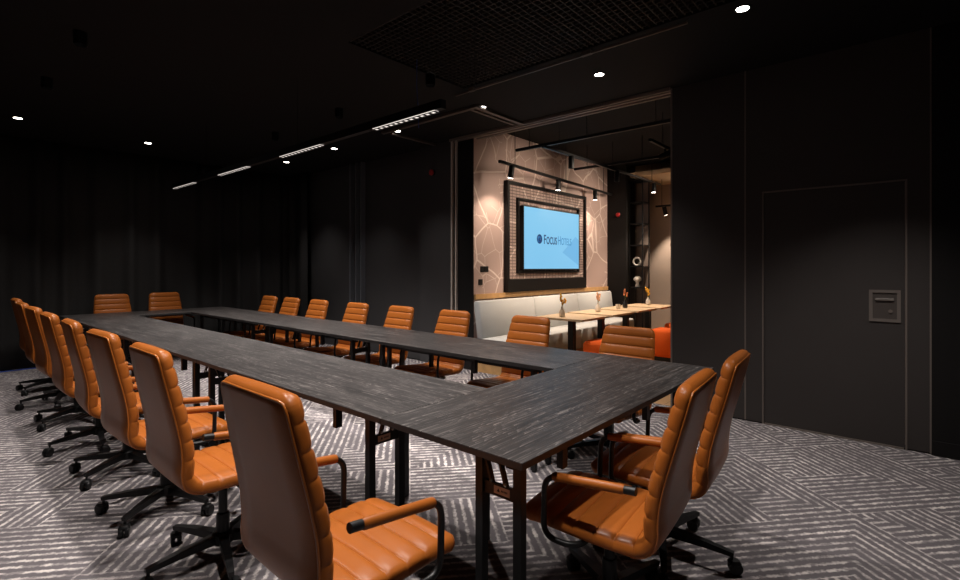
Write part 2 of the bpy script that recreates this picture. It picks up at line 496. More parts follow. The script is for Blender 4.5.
struct(MB().box((WX + .006, -0.098, 0.0), (WX + .09, OP0, 0.012)).build('trim_4', WALL_D))

# partition wall on the left of the opening
struct(MB().box((WX + .02, 7.42, 0), (WX + .14, 9.6, Z_C)).build('wall_right_far', WALL_L))
struct(MB().box((WX + .09, 5.57, 0), (WX + .2, 7.42, Z_C)).build('wall_right_recess', WALL_L))
struct(MB().box((WX + .0, 4.90, 0), (WX + .14, 5.57, Z_C)).build('wall_right_middle', WALL_L))
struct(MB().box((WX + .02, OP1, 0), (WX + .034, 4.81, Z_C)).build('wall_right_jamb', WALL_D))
i = 5
for ya, yb, xx, mt in ((7.365, 7.39, .0, WALL), (7.20, 7.22, .0, WALL), (7.05, 7.07, .0, WALL)):
    struct(MB().box((WX + xx, ya, 0), (WX + .12, yb, Z_C)).build('trim_%d' % i, STEELBLUE)); i += 1
for ya, yb in ((4.885, 4.91), (4.805, 4.83)):
    struct(MB().box((WX - .015, ya, 0), (WX + .02, yb, Z_C)).build('trim_%d' % i, ALU)); i += 1

# ceiling: flat black panels, an open grid in the middle, partition tracks
cb = MB()
GX0, GX1, GY0, GY1 = 2.3, 3.66, .5, 3.4
cb.box((-1.6, -2.6, Z_C), (GX0, 9.6, Z_C + .06)); cb.box((GX1, -2.6, Z_C), (WX + .2, 9.6, Z_C + .06))
cb.box((GX0, GY1, Z_C), (GX1, 9.6, Z_C + .06)); cb.box((GX0, -2.6, Z_C), (GX1, GY0, Z_C + .06))
struct(cb.build('ceiling', CEIL))
struct(MB().box((-1.6, -2.6, 3.6), (10.6, 9.6, 3.68)).build('ceiling_slab', CEIL))
g = MB()
x = GX0 + .02
while x < GX1:
    g.box((x, GY0, 3.21), (x + .007, GY1, 3.237)); x += .052
y = GY0
while y < GY1:
    g.box((GX0, y, 3.21), (GX1, y + .007, 3.237)); y += .052
struct(g.build('ceiling_grid', GRID))
t = MB(); t.box((3.69, 1.23, 3.165), (3.705, 3.55, 3.18)); t.box((3.68, 2.0, 3.165), (3.715, 2.09, 3.20)); t.box((3.68, 3.3, 3.165), (3.715, 3.36, 3.20))
struct(t.build('trim_20', TRIM_D))
t = MB()
for xa, xb in ((WX - .06, WX - .035), (WX + .0, WX + .045), (WX + .09, WX + .115)):
    t.box((xa, OP0, 3.165), (xb, 4.9, 3.20))
t.box((WX - .03, OP0, 3.188), (WX + .2, 4.9, 3.20))
struct(t.build('trim_21', ALU_D))
t = MB()
t.box((4.10, 3.62, 3.17), (WX - .06, 3.68, 3.20)); t.box((4.10, 3.74, 3.18), (WX - .06, 3.78, 3.20))
t.box((4.10, 3.68, 3.17), (4.15, 5.3, 3.20)); t.box((4.20, 5.2, 3.17), (WX, 5.25, 3.20))
struct(t.build('trim_22', TRIM_D))

# lounge beyond the opening
struct(MB().box((WX + .036, 4.52, 0), (9.0, 4.66, 3.6)).build('wall_lounge', MURAL), 'taupe wall with a white street map mural')
struct(MB().box((10.3, -2.6, 0), (10.42, 4.75, 3.6)).build('wall_lounge_end', BEIGE))
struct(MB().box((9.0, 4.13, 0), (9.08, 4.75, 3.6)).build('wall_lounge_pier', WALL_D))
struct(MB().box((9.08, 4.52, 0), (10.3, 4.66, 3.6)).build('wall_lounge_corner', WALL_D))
struct(MB().box((5.17, -2.6, 3.38), (9.3, 4.6, 3.44)).build('ceiling_lounge', CEIL))
struct(MB().box((9.0, 1.5, 3.12), (10.3, 4.05, 3.2)).build('ceiling_lounge_panel', BEIGE_C))
struct(MB().box((WX + .04, 4.49, 0.965), (8.98, 4.52, 1.035)).build('trim_23', OAK_RAIL))

# black curtain along the far end, turning the corner
def curtain():
    mb = MB()
    path = []
    L1 = 6.1; n1 = 520
    for k in range(n1 + 1):
        u = L1 * k / n1
        path.append((-1.2 + u, CURT_Y, u, (0, 1)))
    for k in range(1, 81):
        path.append((4.90, CURT_Y - .7 * k / 80, L1 + .7 * k / 80, (1, 0)))
    zs = [0.015, 0.4, 0.9, 1.5, 2.2, 3.19]
    for (px, py, u, nrm) in path:
        ph = 2 * PI * u / 0.40 + 1.1 * math.sin(u * 2.3) + .7 * math.sin(u * 5.1)
        for z in zs:
            a = (.05 + .012 * math.sin(u * 1.7)) * (0.8 + .2 * (1 - z / 3.2))
            o = a * math.sin(ph + .25 * math.sin(z * 1.1 + u)) + .012 * math.sin(2 * ph + 1)
            mb.v.append((px + nrm[0] * o, py + nrm[1] * o, z))
    nz = len(zs)
    for k in range(len(path) - 1):
        for j in range(nz - 1):
            mb.f.append((k * nz + j, (k + 1) * nz + j, (k + 1) * nz + j + 1, k * nz + j + 1))
    o = mb.build('curtain', CURTAIN, smooth=True)
    so = o.modifiers.new('thick', 'SOLIDIFY'); so.thickness = .006
    return o
tag(curtain(), 'long black pleated curtain closing off the far end of the room', 'curtain')

# ------------------------------------------------------------------ chairs
PROFILE = [(-.348, 1.025), (-.324, .93), (-.298, .83), (-.271, .73), (-.250, .64), (-.240, .56), (-.239, .50), (-.220, .452), (-.165, .430), (-.05, .428), (.09, .434), (.20, .438), (.255, .432), (.285, .418)]
WIDTHS = [.415, .435, .455, .470, .478, .482, .482, .482, .482, .480, .478, .472, .468, .465]
THICK = .053
def sample_profile():
    P = [Vector((p[0], p[1], w)) for p, w in zip(PROFILE, WIDTHS)]
    out = []
    for i in range(len(P) - 1):
        p0 = P[i - 1] if i else P[0] * 2 - P[1]
        p1, p2 = P[i], P[i + 1]
        p3 = P[i + 2] if i + 2 < len(P) else P[-1] * 2 - P[-2]
        for k in range(30):
            t = k / 30
            out.append(.5 * ((2 * p1) + (p2 - p0) * t + (2 * p0 - 5 * p1 + 4 * p2 - p3) * t * t + (3 * p1 - p0 - 3 * p2 + p3) * t ** 3))
    out.append(P[-1])
    return out
SP = sample_profile()
ARC = [0.0]
for a_, b_ in zip(SP, SP[1:]): ARC.append(ARC[-1] + math.hypot(b_.x - a_.x, b_.y - a_.y))
TOT = ARC[-1]
def at_s(s):
    s = min(max(s, 0), TOT)
    lo = 0
    for i in range(len(ARC) - 1):
        if ARC[i + 1] >= s: lo = i; break
    f = (s - ARC[lo]) / max(ARC[lo + 1] - ARC[lo], 1e-9)
    p = SP[lo].lerp(SP[lo + 1], f)
    d = SP[lo + 1] - SP[lo]
    d = Vector((d.x, d.y)).normalized()
    nrm = Vector((-d.y, d.x))            # towards the sitter
    return p, nrm
NCH = 14
PITCH = TOT / NCH
S_CUT = PITCH * 8                          # the crook between backrest and seat
def shell(s0, s1, end):
    st = []
    c = 0
    for c in range(NCH):
        for u in (0, .035, .09, .2, .35, .5, .65, .8, .91, .965):
            st.append((c + u) * PITCH)
    st.append(TOT)
    for e in (.0015, .004, .008, .013, .02, .028, .038, .048):
        st += [e, TOT - e]
    st = sorted(x for x in set(round(q, 5) for q in st) if s0 - 1e-4 <= x <= s1 + 1e-4)
    mb = MB(); NR = 0
    for s in st:
        p, nrm = at_s(s)
        w = p.z / 2
        e = min(s, TOT - s)
        R = .05; r = .030
        if e < R: w -= R - math.sqrt(max(R * R - (R - e) ** 2, 0))
        th = THICK / 2
        if e < r: th *= max(math.sqrt(max(r * r - (r - e) ** 2, 0)) / r, .05)
        u = (s / PITCH) % 1.0
        pil = 1 - abs(2 * u - 1) ** 5
        if e < 1e-4: pil = 0
        ft = th + (.0075 * pil - .003) * (th / (THICK / 2))   # padded face
        sdn = .0025 * (1 - pil)
        cr = min(.022, th * .8)
        ring = []
        for k in range(7):                  # front face, left to right
            a = -1 + 2 * k / 6
            ring.append((a * (w - cr), ft + .006 * (1 - a * a) * (th / (THICK / 2))))
        fs = ft - .004 * pil * (th / (THICK / 2))
        ring.append((w - sdn - cr * .3, fs - cr * .35)); ring.append((w - sdn, fs - cr)); ring.append((w - sdn, -th * .25))
        ring.append((w - .004, -th * .6)); ring.append((w - .012, -th * .75)); ring.append((w - .02, -th))
        for k in range(1, 5):
            a = 1 - 2 * k / 5
            ring.append((a * (w - .02), -th - .004 * (1 - a * a) * (th / (THICK / 2))))
        ring.append((-(w - .02), -th)); ring.append((-(w - .012), -th * .75)); ring.append((-(w - .004), -th * .6))
        ring.append((-(w - sdn), -th * .25)); ring.append((-(w - sdn), fs - cr)); ring.append((-(w - sdn - cr * .3), fs - cr * .35))
        NR = len(ring)
        for (xx, nn) in ring:
            mb.v.append((xx, p.x + nrm.x * nn, p.y + nrm.y * nn))
    for i in range(len(st) - 1):
        for k in range(NR):
            mb.f.append((i * NR + k, i * NR + (k + 1) % NR, (i + 1) * NR + (k + 1) % NR, (i + 1) * NR + k))
    mb.f.append(tuple(range(NR))); mb.f.append(tuple((len(st) - 1) * NR + k for k in range(NR)))
    return mb
def piping_path():
    pts = []
    ss = [S_CUT + .02 - (S_CUT + .02 - .02) * k / 40 for k in range(41)]
    for s in ss:
        p, nrm = at_s(s); w = p.z / 2
        e = min(s, TOT - s); R = .05
        if e < R: w -= R - math.sqrt(R * R - (R - e) ** 2)
        n_ = -THICK / 2 * .78
        pts.append((w - .011, p.x + nrm.x * n_, p.y + nrm.y * n_))
    tp, tn = at_s(.014)
    n_ = -THICK / 2 * .85
    full = pts + [(x_ * pts[-1][0] * .99, tp.x + tn.x * n_, tp.y + tn.y * n_) for x_ in (.92, .6, .2, -.2, -.6, -.92)] + [(-a, b, c) for a, b, c in reversed(pts)]
    return full

def make_chair():
    t = thing('office_chair', (0, 0, 0), 0, 'x', 'chair', 'tan leather conference chairs')
    shell(0, S_CUT, 0).build('backrest', LEATHER, t, smooth=True, sharp=70)
    shell(S_CUT, TOT, 1).build('seat', LEATHER, t, smooth=True, sharp=70)
    MB().tube(piping_path(), .0042, 6).build('piping', LEATHER_PIPE, t, smooth=True)
    for sx in (-1, 1):
        X = .272 * sx
        a = MB()
        pts = fillet([(X, -.190, .660), (X, .148, .634), (X, .155, .400), (X * .98, .02, .395), (.10 * sx, .0, .398)], .06, 7)
        a.tube(pts, .0115, 10)
        arm = a.build('armrest', BLACK_MET, t, smooth=True, sharp=60)
        p = MB(); p.tube([(X, -.161, .6577), (X, -.153, .657), (X, .103, .6375), (X, .111, .637)], [.015, .0172, .0172, .015], 14)
        p.build('arm_pad', LEATHER, arm, smooth=True, sharp=60)
        c = MB(); c.tube([(X, -.201, .6608), (X, -.160, .6577)], .0145, 12); c.build('end_cap', BLACK_PLA, arm, smooth=True, sharp=50)
    u = MB(); u.box((-.13, -.12, .378), (.13, .13, .408), bevel=.012); u.box((-.07, -.09, .345), (.07, .09, .38), bevel=.012)
    u.build('seat_mechanism', BLACK_PLA, t)
    lv = MB(); lv.tube(fillet([(.05, .02, .365), (.19, .02, .36), (.235, .02, .372)], .03, 4), .006, 8); lv.build('height_lever', BLACK_PLA, t, smooth=True)
    c = MB(); c.lathe([(.020, .20), (.020, .36)], 16); c.lathe([(.030, .085), (.030, .21), (.027, .222), (.020, .225)], 18); c.build('gas_column', BLACK_MET, t, smooth=True, sharp=40)
    hb = MB(); hb.lathe([(.040, .075), (.050, .085), (.050, .125), (.040, .135)], 20); hb.build('base_hub', BLACK_MET, t, smooth=True, sharp=40)
    for k in range(5):
        a = PI / 2 + 2 * PI * k / 5 + PI
        d = Vector((math.cos(a), math.sin(a), 0)); nrm = Vector((-d.y, d.x, 0))
        l = MB()
        l.bar(d * .035 + Vector((0, 0, .107)), d * .20 + Vector((0, 0, .1)), .042, .040, w2=.034, h2=.030)
        l.bar(d * .20 + Vector((0, 0, .1)), d * .325 + Vector((0, 0, .088)), .034, .030, w2=.024, h2=.020)
        lg = l.build('leg', BLACK_MET, t)
        e = d * .315
        rot = Matrix.Rotation(a + .5 + k * 1.3, 4, 'Z')
        cb_ = MB()
        cb_.lathe([(.007, .055), (.007, .088)], 10, Matrix.Translation(e))
        for s_ in (-1, 1):
            M = Matrix.Translation((e.x, e.y, .0285)) @ rot @ Matrix.Translation((.016, s_ * .014, 0)) @ Matrix.Rotation(PI / 2, 4, 'X')
            cb_.lathe([(.018, -.0105), (.0265, -.0095), (.0285, -.006), (.0285, .006), (.0265, .0095), (.018, .0105)], 18, M)
        M = Matrix.Translation((e.x, e.y, .0)) @ rot
        cb_.box((-.014, -.026, .036), (.038, .026, .062), M, bevel=.010)
        cb_.build('caster', BLACK_PLA, lg, smooth=True, sharp=40)
    return t

first_chair = make_chair()
used = [False]
def place_chair(x, y, rz, label, turn=0.0, dz=0.0, star=0.0, tilt=0.0):
    o = first_chair if not used[0] else dup(first_chair)
    used[0] = True
    o.location = (x, y, 0); o.rotation_euler = (0, 0, rz + math.radians(turn))
    o['label'] = label
    for c in kids(o):                       # gas lift height and the turn of the star base
        n = c.name.split('.')[0]
        if n in ('backrest', 'seat', 'piping', 'armrest', 'seat_mechanism', 'height_lever'):
            q = -math.radians(tilt)
            c.rotation_euler.x = q
            c.location = (0, .4 * math.sin(q), .4 - .4 * math.cos(q) + dz)
        if n == 'leg': c.rotation_euler.z = math.radians(star)
    return o
ORD = ['nearest', 'second', 'third', 'fourth', 'fifth', 'sixth', 'seventh', 'last and farthest']
LEFT = [(0.965, 1.415, 0, 0), (0.995, 2.51, 0, 2), (0.99, 3.30, 2, 36), (1.0, 4.12, -2, 36), (1.0, 4.90, 0, 10), (1.02, 5.80, 2, 30), (1.04, 6.62, 0, 0), (1.09, 7.50, 0, 36)]
for k, (x, y, tr, sr) in enumerate(LEFT):
    lab = ('tan leather office chair in front, seen from behind, nearest of the row on the left' if k == 0 else
           'tan leather office chair, ' + ORD[k] + ' from the camera in the row on the left')
    place_chair(x, y, -PI / 2, lab, tr, .028 if k == 0 else .018, sr, 3.0)
RIGHT = [(3.43, 1.72, 0), (3.43, 2.68, 0), (3.43, 3.66, 0), (3.43, 4.53, 0), (3.43, 5.39, 0), (3.43, 6.31, 0), (3.43, 7.07, 0), (3.43, 7.76, 0)]
for k, (x, y, tr) in enumerate(RIGHT):
    lab = 'tan leather office chair behind the right table row, ' + ('nearest to the grey partition' if k == 0 else ORD[k] + ' counted from the right' if k < 7 else 'last one by the curtain')
    place_chair(x, y, PI / 2, lab, tr, -.08 if k == 0 else -.058, 23 * k, -3.0)
place_chair(1.99, 8.68, PI, 'tan leather office chair at the far table end before the curtain, left of two', 0, -.02)
place_chair(2.68, 8.68, PI, 'tan leather office chair at the far table end before the curtain, right of two', 0, -.02)
place_chair(1.87, .93, 0, 'tan leather office chair tucked under the near table end, nearer of the two', 5, -.02)
place_chair(2.45, .94, 0, 'tan leather office chair at the near table end, farther of the two, partly hidden', 5, -.02)

# ------------------------------------------------------------------ conference tables
TX = [1.355, 2.08, 2.765, 3.49]
TY = [0.99, 1.76, 8.12, 8.86]
ZT = 0.74
def leg_pair(mb_parent, cx, cy, axis, sgn, sticker=False):
    """two close-set legs along an axis with crossbar and two folding struts, as one leg frame"""
    hw = .088
    ax = Vector((1, 0, 0)) if axis == 0 else Vector((0, 1, 0))
    ot = Vector((0, 1, 0)) if axis == 0 else Vector((1, 0, 0))
    c = Vector((cx, cy, 0))
    f = MB()
    w = .034
    for s_ in (-1, 1):
        p = c + ax * (hw * s_)
        f.box((p.x - w / 2, p.y - w / 2, .012), (p.x + w / 2, p.y + w / 2, ZT - .028))
        f.lathe([(.016, 0), (.019, .004), (.016, .012)], 12, Matrix.Translation((p.x, p.y, 0)))
    a, b = c + ax * -(hw - w / 2), c + ax * (hw - w / 2)
    f.bar(a + Vector((0, 0, .592)), b + Vector((0, 0, .592)), .014, .045)
    f.bar(a + Vector((0, 0, .70)), b + Vector((0, 0, .70)), .02, .02)
    o = f.build('leg_frame', BLACK_MET, mb_parent)
    st = MB()
    for q in (-.030, .035):
        st.bar(c + ax * (q * sgn) + Vector((0, 0, .612)), c + ax * ((q + .03) * sgn) + Vector((0, 0, .705)), .020, .010)
    st.build('folding_strut', BLACK_MET, o)
    r = MB()
    for q in (-.032, .034):
        r.ball(c + ax * (q * sgn) + ot * -.010 + Vector((0, 0, .622)), .0065, 8, 6)
    r.build('rivet', STEEL, o)
    if sticker:
        q = c + ot * -.0082
        u0, u1 = -.050, .022
        s0, s1 = q + ax * u0, q + ax * u1
        sk = MB().box((min(s0.x, s1.x) - (.0006 if axis else 0), min(s0.y, s1.y) - (0 if axis else .0006), .580), (max(s0.x, s1.x) + (.0006 if axis else 0), max(s0.y, s1.y) + (0 if axis else .0006), .608)).build('maker_label', STICK, o)
        e = q - ot * .0012
        dirn = -1 if axis else 1
        def P(uu, z): return e + ax * (uu * dirn * 1.0 - (.014 if axis else .014)) + Vector((0, 0, z))
        mk = MB()
        mk.quad(P(-.022, .589), P(-.008, .589), P(-.015, .602))
        for uu in (-.002, .004, .010, .016, .022):
            mk.quad(P(uu, .591), P(uu + .004, .591), P(uu + .004, .598), P(uu, .598))
        mk.build('label_print', BLACK_PLA, o)
    return o

def table(x0, y0, x1, y1, along, label, pairs, singles, rails, stubs, mat):
    cx, cy = (x0 + x1) / 2, (y0 + y1) / 2
    t = thing('folding_table', (cx, cy, 0), 0, label, 'table', 'black conference tables')
    def loc(px, py): return px - cx, py - cy
    g_ = .0012
    tb = MB(); tb.box((x0 + g_ - cx, y0 + g_ - cy, ZT - .026), (x1 - g_ - cx, y1 - g_ - cy, ZT), bevel=.0018)
    top = tb.build('tabletop', mat, t)
    top.data.materials.append(EDGE)
    for pl in top.data.polygons:
        if pl.normal.z < .3: pl.material_index = 1
    for (px, py, ax, sg, stk) in pairs:
        a, b = loc(px, py); leg_pair(t, a, b, ax, sg, stk)
    for (px, py) in singles:
        a, b = loc(px, py)
        MB().box((a - .017, b - .017, 0), (a + .017, b + .017, ZT - .026)).build('leg', BLACK_MET, t)
    for (ax_, ay_, bx_, by_) in rails:
        a = loc(ax_, ay_); b = loc(bx_, by_)
        MB().bar((a[0], a[1], .688), (b[0], b[1], .688), .03, .03).build('frame_rail', BLACK_MET, t)
    for (px, py) in stubs:
        a, b = loc(px, py)
        MB().box((a - .018, b - .014, .60), (a + .018, b + .014, ZT - .026)).build('frame_bracket', BLACK_MET, t)
    return t

E0, E3 = TX[0], TX[3]
table(E0, TY[0], E3, TY[1], 0, 'black wood-grain table across the near end, its front corner closest to us',
      [(E0 + .055, 1.13, 1, 1, True), (E3 - .055, 1.13, 1, 1, False)], [(1.95, 1.66), (3.36, 1.66)],
      [(E0 + .07, 1.10, E3 - .07, 1.10), (1.95, 1.66, 3.36, 1.66)], [(1.72, 1.06), (2.55, 1.06)], TABLE_X)
L = (TY[2] - TY[1]) / 3
names = ['nearest', 'middle', 'farthest']
for k in range(3):
    a, b = TY[1] + L * k, TY[1] + L * (k + 1)
    table(TX[0], a, TX[1], b, 1, 'long black wood-grain table in the left row, %s of three' % names[k],
          [(E0 + .14, a + .14, 0, 1, k == 0), (E0 + .14, b - .14, 0, -1, False)], [(2.0, a + .59), (2.03, b - .14)],
          [(E0 + .10, a + .14, E0 + .10, b - .14), (2.0, a + .55, 2.0, b - .14)], [(E0 + .06, a + .42)], TABLE_Y)
    table(TX[2], a, TX[3], b, 1, 'long black wood-grain table in the right row beyond, %s of three' % names[k],
          [(TX[2] + .14, a + .2, 0, 1, False), (TX[3] - .14, a + .2, 0, -1, False)], [(TX[2] + .06, b - .25), (TX[3] - .06, b - .25)],
          [(TX[2] + .10, a + .2, TX[2] + .10, b - .25), (TX[3] - .10, a + .2, TX[3] - .10, b - .25)], [(TX[2] + .06, a + .75)], TABLE_Y)
table(E0, TY[2], E3, TY[3], 0, 'black wood-grain table closing the far end before the curtain',
      [(E0 + .055, 8.72, 1, 1, False), (E3 - .055, 8.72, 1, 1, False)], [(E0 + .05, 8.2), (E3 - .05, 8.2)],
      [(E0 + .07, 8.5, E3 - .07, 8.5)], [], TABLE_X)

# ------------------------------------------------------------------ room lamps
def spot(name, loc, target, watts, angle, blend, col, parent, size=.03):
    l = bpy.data.lights.new(name, 'SPOT')
    l.energy = watts; l.spot_size = math.radians(angle); l.spot_blend = blend; l.color = col; l.shadow_soft_size = size
    o = bpy.data.objects.new(name, l); COL.objects.link(o)
    o.location = loc
    d = Vector(target) - Vector(loc)
    o.rotation_euler = d.to_track_quat('-Z', 'Y').to_euler()
    o.parent = parent
    return o

DOWN = [(3.80, .89, 'ceiling downlight at the top right above the partition door'),
        (4.22, 2.20, 'ceiling downlight above the right side of the lounge opening'),
        (4.22, 3.64, 'ceiling downlight beside the corner of the brown ceiling track'),
        (4.22, 5.11, 'ceiling downlight just below the nearest lit louvre'),
        (4.22, 6.59, 'ceiling downlight between the two nearest lit louvres'),
        (4.22, 8.04, 'ceiling downlight under the second lit louvre, faintest of the row'),
        (2.267, 8.32, 'ceiling downlight over the far table end, right of two'),
        (.86, 8.11, 'ceiling downlight at the far left above the curtain')]
def downlight(x, y, label, k=1.0):
    t = thing('downlight', (x, y, Z_C), 0, label, 'ceiling light', 'recessed ceiling downlights')
    r = MB(); r.lathe([(.040, -.003), (.052, -.006), (.056, -.003), (.056, 0)], 24)
    # ring only
    r.f = r.f[:-2]
    r.build('trim_ring', BLACK_MET, t, smooth=True)
    MB().lathe([(.041, -.004), (.041, -.001)], 24).build('lamp_disc', LAMP, t)
    spot('lamp_beam', (0, 0, -.02), (0, 0, -1), K_DOWN * k, 84, 1.0, NEUT, t, .04)
    return t
for x, y, lb in DOWN: downlight(x, y, lb, .55 if y < 1 else 1.0)
def deep_can(x, y, label, k=1.0, ang=100):  # unseen cans: some follow the shadows, others are added for brightness
    t = thing('deep_downlight', (x, y, Z_C), 0, label, 'ceiling light', 'deep black ceiling cans')
    r = MB(); r.lathe([(.045, 0), (.045, -.10), (.041, -.10), (.041, -.012)], 24); r.f = r.f[:-2]
    r.build('housing', BLACK_MET, t, smooth=True, sharp=40)
    MB().lathe([(.040, -.014), (.040, -.008)], 24).build('lamp_disc', LAMP_DEEP, t)
    spot('lamp_beam', (0, 0, -.102), (0, 0, -1), K_DEEP * k, ang, .8, NEUT, t, .04)
for y, k in ((.9, .9), (2.2, 1), (3.5, 1), (4.8, 1), (6.2, 1)):  # added row that brightens the left floor and chairs
    deep_can(.86, y, 'added black ceiling can above the left chair row, its lamp hidden deep inside', k)
deep_can(1.9, 1.92, 'black ceiling can above the near table end, its lamp hidden deep inside', 1.1)
deep_can(3.9, .2, 'added black ceiling can above the carpet before the partition door, its lamp hidden deep inside', .85, 84)  # added to brighten the right floor and lower wall
for y, k in ((3.4, 1.1), (4.9, 1.1), (6.4, 1.1)):
    deep_can(3.2, y, 'black ceiling can above the right table row, its lamp hidden deep inside', k)

# suspended linear light with four louvre segments
LX, LZ = 2.42, 2.49
ln = thing('linear_pendant', (LX, 5.1, LZ), 0, 'long thin black pendant profile with four lit louvre segments', 'pendant light')
p = MB(); p.box((-.024, -2.66, .008), (.024, 2.66, .07))
p.build('profile', BLACK_MET, ln)
for ya, yb in ((2.51, 3.21), (3.98, 4.71), (5.44, 6.20), (6.99, 7.72)):
    a, b = ya - 5.1, yb - 5.1
    dif = MB().box((-.021, a, .003), (.021, b, .0075)).build('diffuser', LOUVRE_L, ln)
    lv = MB(); n = 12; ys = []
    for k in range(n + 1):
        yy = a + (b - a) * k / n
        ys += [yy - .010, yy + .010]
    for yy in ys:
        for xq in (-.024, -.018, .018, .024): lv.v.append((xq, yy, .0005))
    for k in range(len(ys) - 1):
        for c in range(3):
            if c == 1 and k % 2 == 1: continue
            q = k * 4 + c; lv.f.append((q, q + 1, q + 5, q + 4))
    lvo = lv.build('louvre', BLACK_MET, dif)
    so = lvo.modifiers.new('depth', 'SOLIDIFY'); so.thickness = .004; so.offset = -1
    la = bpy.data.lights.new('louvre_beam', 'AREA'); la.shape = 'RECTANGLE'; la.size = .05; la.size_y = b - a; la.energy = K_LINE; la.color = NEUT; la.spread = math.radians(110)
    lo = bpy.data.objects.new('louvre_beam', la); COL.objects.link(lo); lo.location = (0, (a + b) / 2, -.004); lo.parent = ln
for yy in (2.15, 4.4, 6.6):
    w = MB(); w.tube([(0, yy - 5.1, .07), (0, yy - 5.1, (3.235 if yy < 5.2 else Z_C) - LZ)], .0018, 6); w.build('suspension_wire', BLACK_MET, ln)

# ------------------------------------------------------------------ lounge: screen, frame, bench, tables
tv = thing('wall_screen', (6.89, 4.42, 1.855), 0, 'large lit blue flat screen with a hotel logo on the mural wall', 'television')
MB().box((-.825, -.01, -.488), (.825, .07, .488), bevel=.006).build('casing', BLACK_PLA, tv)
MB().box((-.810, -.0125, -.472), (.810, -.0102, .472)).build('screen', SCREEN, tv)
def text(body, x, z, size, mat, name, bold=0.0):
    cu = bpy.data.curves.new(name, 'FONT'); cu.body = body; cu.size = size; cu.extrude = .0006; cu.offset = bold
    o = bpy.data.objects.new(name, cu); COL.objects.link(o)
    dg = bpy.context.evaluated_depsgraph_get()
    me = bpy.data.meshes.new_from_object(o.evaluated_get(dg))
    bpy.data.objects.remove(o)
    me.materials.clear(); me.materials.append(mat)
    w = max(v.co.x for v in me.vertices)
    n = bpy.data.objects.new(name, me); COL.objects.link(n); n.parent = tv
    n.location = (x, -.0138, z); n.rotation_euler = (PI / 2, 0, 0); n.scale = (.70, 1, 1)
    return x + w * .70
xx = -.29
zz = -.075
xx = text('F', xx, zz, .205, LOGO_D, 'logo_lettering', .003) + .012
xx = text('OCUS', xx, zz, .165, LOGO_D, 'logo_lettering', .003) + .025
xx = text('H', xx, zz, .205, LOGO_M, 'logo_lettering') + .012
xx = text('OTELS', xx, zz, .165, LOGO_M, 'logo_lettering')
MB().lathe([(.074, 0), (.074, .002)], 32, Matrix.Translation((-.405, -.0128, -.005)) @ Matrix.Rotation(PI / 2, 4, 'X')).build('logo_disc', LOGO_D, tv)
sw = MB()
for k in range(3):
    pts = [(-.405 + (.02 + .014 * k) * math.cos(q), -.0152, -.005 + (.02 + .014 * k) * math.sin(q)) for q in [(-.6 + k * 1.4) + i * .28 for i in range(9)]]
    sw.tube(pts, .0042, 6)
sw.build('logo_swirl', LOGO_M, tv)
fa = MB(); fa.quad((.27, -.0130, -.20), (.70, -.0130, .08), (.808, -.0130, .02), (.808, -.0130, -.42)); fa.build('backdrop_facet', LOGO_F, tv)

fm = thing('picture_frame', (6.89, 4.5, 1.86), 0, 'black frame with mesh infill on the wall around the screen', 'frame')
f = MB(); w_, h_ = 1.16, .82
f.box((-w_, -.05, -h_), (-w_ + .05, .02, h_)); f.box((w_ - .05, -.05, -h_), (w_, .02, h_)); f.box((-w_ + .05, -.05, h_ - .05), (w_ - .05, .02, h_)); f.box((-w_ + .05, -.05, -h_), (w_ - .05, .02, -h_ + .19))
f.build('outer_frame', BLACK_MET, fm)
MB().box((-w_ + .05, -.012, -h_ + .19), (w_ - .05, .018, h_ - .05)).build('mesh_panel', MURAL_G, fm)
f = MB(); a, b = .905, .56
f.box((-a, -.055, -b + .02), (-a + .03, -.012, b + .03)); f.box((a - .03, -.055, -b + .02), (a, -.012, b + .03)); f.box((-a + .03, -.055, b), (a - .03, -.012, b + .03)); f.box((-a + .03, -.055, -b + .02), (a - .03, -.012, -b + .05))
f.build('inner_frame', BLACK_MET, fm)

bn = thing('banquette_bench', (6.93, 4.2, 0), 0, 'long pale grey upholstered bench along the mural wall', 'bench')
MB().box((-1.90, -.20, 0), (1.90, .26, .14)).build('plinth', OAK_RAIL, bn)
for k in range(4):
    a = -1.94 + k * .97
    MB().box((a + .003, -.30, .14), (a + .967, .17, .46), bevel=.03).build('seat_cushion', GREY_FAB, bn, smooth=True, sharp=50)
Mt = Matrix.Translation((0, .12, .44)) @ Matrix.Rotation(math.radians(-8), 4, 'X')
for k in range(3):
    a = -1.94 + k * 1.2933
    MB().box((a + .003, -.03, .0), (a + 1.290, .09, .52), Mt, bevel=.025).build('back_cushion', GREY_FAB, bn, smooth=True, sharp=50)

